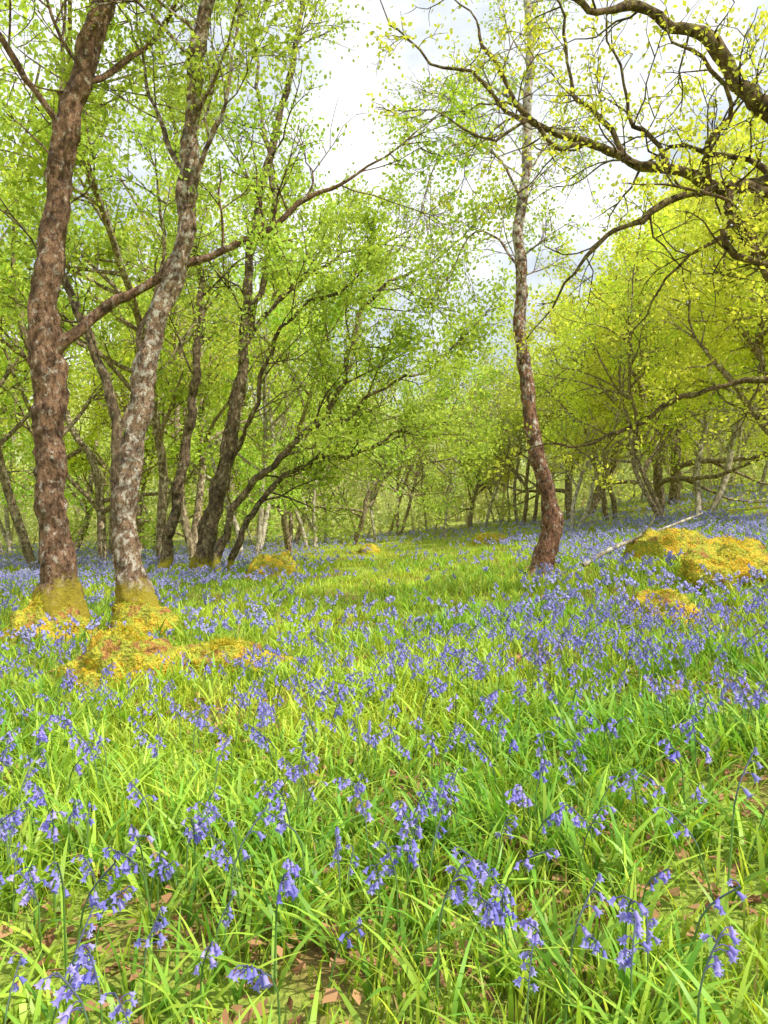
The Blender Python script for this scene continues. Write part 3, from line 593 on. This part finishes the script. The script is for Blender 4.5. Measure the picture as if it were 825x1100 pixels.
def rock(x,y,sx,sy,sz,label,seed,rot=0.0,kind='mossy_rock',cat='rock',fuzz=1500,gold=0.5):
    nu,nv=64,34; V=[]
    for i in range(nv+1):
        ph=math.pi*0.62*i/nv
        for j in range(nu):
            th=2*math.pi*j/nu; d=Vector((math.sin(ph)*math.cos(th),math.sin(ph)*math.sin(th),math.cos(ph)))
            f=1+0.30*mnoise.noise(d*1.2+Vector((seed,0,0)))+0.20*mnoise.noise(d*2.8+Vector((seed,3,0)))+0.09*mnoise.noise(d*7+Vector((seed,3,0)))+0.05*mnoise.noise(d*17+Vector((seed,3,0)))
            V.append((d.x*sx*f,d.y*sy*f,d.z*sz*f))
    V=np.array(V); i=np.arange(nv)[:,None]*nu; j=np.arange(nu)[None,:]; j2=(j+1)%nu
    Q=np.stack([i+j,i+nu+j,i+nu+j2,i+j2],-1).reshape(-1,4)
    o=add_obj(kind,mk_mesh(kind,V,Q,[M_moss],smooth=True),None,(x,y,float(gz(x,y))-0.02),label=label,category=cat)
    o.rotation_euler=(0,0,rot)
    idx=rng.integers(nu,len(V)-nu,fuzz); P=V[idx]
    kk=np.sin(P[:,0]*9+seed)*np.sin(P[:,1]*10+seed)*1.0+np.sin(P[:,2]*11+seed)*0.5
    kp=rng.random(fuzz)<0.45+0.8*kk; P=P[kp]; fz=len(P)
    P=P+rng.normal(0,0.012,(fz,3))
    nrm=P/np.array([sx,sy,sz])**2; nrm/=np.linalg.norm(nrm,axis=1)[:,None]
    dr=nrm+rng.normal(0,0.7,(fz,3)); dr/=np.linalg.norm(dr,axis=1)[:,None]
    sd=np.cross(dr,rng.normal(0,1,(fz,3))); sd/=np.linalg.norm(sd,axis=1)[:,None]
    l=rng.uniform(0.012,0.032,(fz,1)); P=P-nrm*0.01
    VV=np.stack([P-sd*l*.25,P+sd*l*.25,P+dr*l+sd*l*.1,P+dr*l-sd*l*.1],1).reshape(-1,3)
    t=np.clip(gold+0.5*np.sin(P[:,0]*9+seed)*np.sin(P[:,1]*8)+rng.normal(0,.3,fz),0,1)[:,None]
    cc=np.array((0.38,0.46,0.05))*(1-t)+np.array((0.86,0.62,0.07))*t
    add_obj('moss',mk_mesh('moss',VV,np.arange(4*fz).reshape(-1,4),[M_grass],np.repeat(cc,4,0)),o)
rock(-1.68,4.80,0.36,0.28,0.31,'orange-yellow moss mound in front of the birches',1.3,0,'mossy_mound','moss mound',6500,0.65)
rock(-1.08,5.00,0.44,0.18,0.17,'low mossy root ridge running through grass',4.1,-0.1,'mossy_root','root',4500,0.45)
rock(-2.94,6.45,0.40,0.30,0.34,'moss cushion around thick birch foot',7.7,0,'mossy_mound','moss mound',6000,0.45)
rock(-2.14,6.60,0.32,0.24,0.29,'moss cushion around slim birch foot',9.2,0,'mossy_mound','moss mound',5500,0.35)
rock(-1.85,12.6,0.46,0.4,0.42,'round boulder with golden moss cap in bluebells',12.3,0.3,fuzz=2500,gold=0.2)
rock(-0.4,20.0,0.30,0.3,0.27,'small moss-covered stone in open grass',15.3,gold=0.0)
rock(2.7,19.0,0.44,0.35,0.28,'low moss-covered stone beyond the lone birch',18.3,gold=0.0)
rock(3.45,8.8,0.52,0.42,0.46,'brown mossy boulder on the bank',21.3,0.2,fuzz=4000,gold=0.3)
rock(3.20,6.80,0.50,0.40,0.38,'bright golden moss boulder on the bank',26.1,0.5,fuzz=7000,gold=0.75)
rock(2.15,5.70,0.30,0.26,0.23,'low yellow moss stone half buried in grass',27.3,0,fuzz=5000,gold=0.6)
acc=Acc(); F=catmull(np.array([[0,0,0.12,0.028],[0.35,0.1,0.30,0.026],[0.75,0.2,0.44,0.021],[1.1,0.3,0.56,0.016],[1.55,0.4,0.72,0.009]]),0.06)
tube(acc,F[:,:3],F[:,3],10,0.2); F=catmull(np.array([[0.6,0.15,0.38,0.015],[0.8,0.1,0.56,0.011],[0.85,0.05,0.71,0.006]]),0.08); tube(acc,F[:,:3],F[:,3],6,0.2)
add_obj('fallen_branch',acc.mesh('fallen_branch',[M_barkF],True),None,(2.3,8.6,float(gz(2.3,8.6))),label='bare pale fallen branch lying across the grass',category='branch')

# ------------------------------------------------------------ world, sun, camera
S=Vector((0.62,-0.34,0.90)).normalized()
w=bpy.data.worlds.new('World'); scene.world=w; w.use_nodes=True; nt=w.node_tree; N=nt.nodes; L=nt.links
N.clear(); out=N.new('ShaderNodeOutputWorld'); bg=N.new('ShaderNodeBackground'); bg.inputs['Strength'].default_value=0.15
sky=N.new('ShaderNodeTexSky'); sky.sky_type='NISHITA'; sky.sun_disc=False
sky.sun_elevation=math.asin(S.z); sky.sun_rotation=math.atan2(S.x,S.y)
tc=N.new('ShaderNodeTexCoord'); mp=N.new('ShaderNodeMapping'); mp.inputs['Scale'].default_value=(1,1,1.8); L.new(tc.outputs['Generated'],mp.inputs[0])
cn=N.new('ShaderNodeTexNoise'); cn.inputs['Scale'].default_value=2.6; cn.inputs['Detail'].default_value=7; cn.inputs['Roughness'].default_value=0.55; L.new(mp.outputs[0],cn.inputs['Vector'])
cr=N.new('ShaderNodeMapRange'); cr.inputs['From Min'].default_value=0.42; cr.inputs['From Max'].default_value=0.62; L.new(cn.outputs[0],cr.inputs[0])
cm=N.new('ShaderNodeMix'); cm.data_type='RGBA'; cm.inputs[7].default_value=(9.0,9.1,9.2,1)
sc=N.new('ShaderNodeMix'); sc.data_type='RGBA'; sc.inputs[0].default_value=0.7; sc.inputs[7].default_value=(5.2,5.8,6.3,1)
L.new(sky.outputs[0],sc.inputs[6]); L.new(cr.outputs[0],cm.inputs[0]); L.new(sc.outputs[2],cm.inputs[6]); L.new(cm.outputs[2],bg.inputs[0]); L.new(bg.outputs[0],out.inputs[0])
sl=bpy.data.lights.new('sun','SUN'); sl.energy=5.0; sl.angle=math.radians(0.6); sl.color=(1,0.94,0.80)
so=add_obj('sun',sl); so.rotation_euler=S.to_track_quat('Z','Y').to_euler(); so.location=(20,10,40)
cam=bpy.data.cameras.new('camera'); cam.sensor_fit='VERTICAL'; cam.sensor_height=24; cam.lens=24*800/1100; cam.clip_end=1500; cam.clip_start=0.05
co=add_obj('camera',cam); co.location=(0,0,1.0); co.rotation_euler=(math.radians(90),0,0)
scene.camera=co
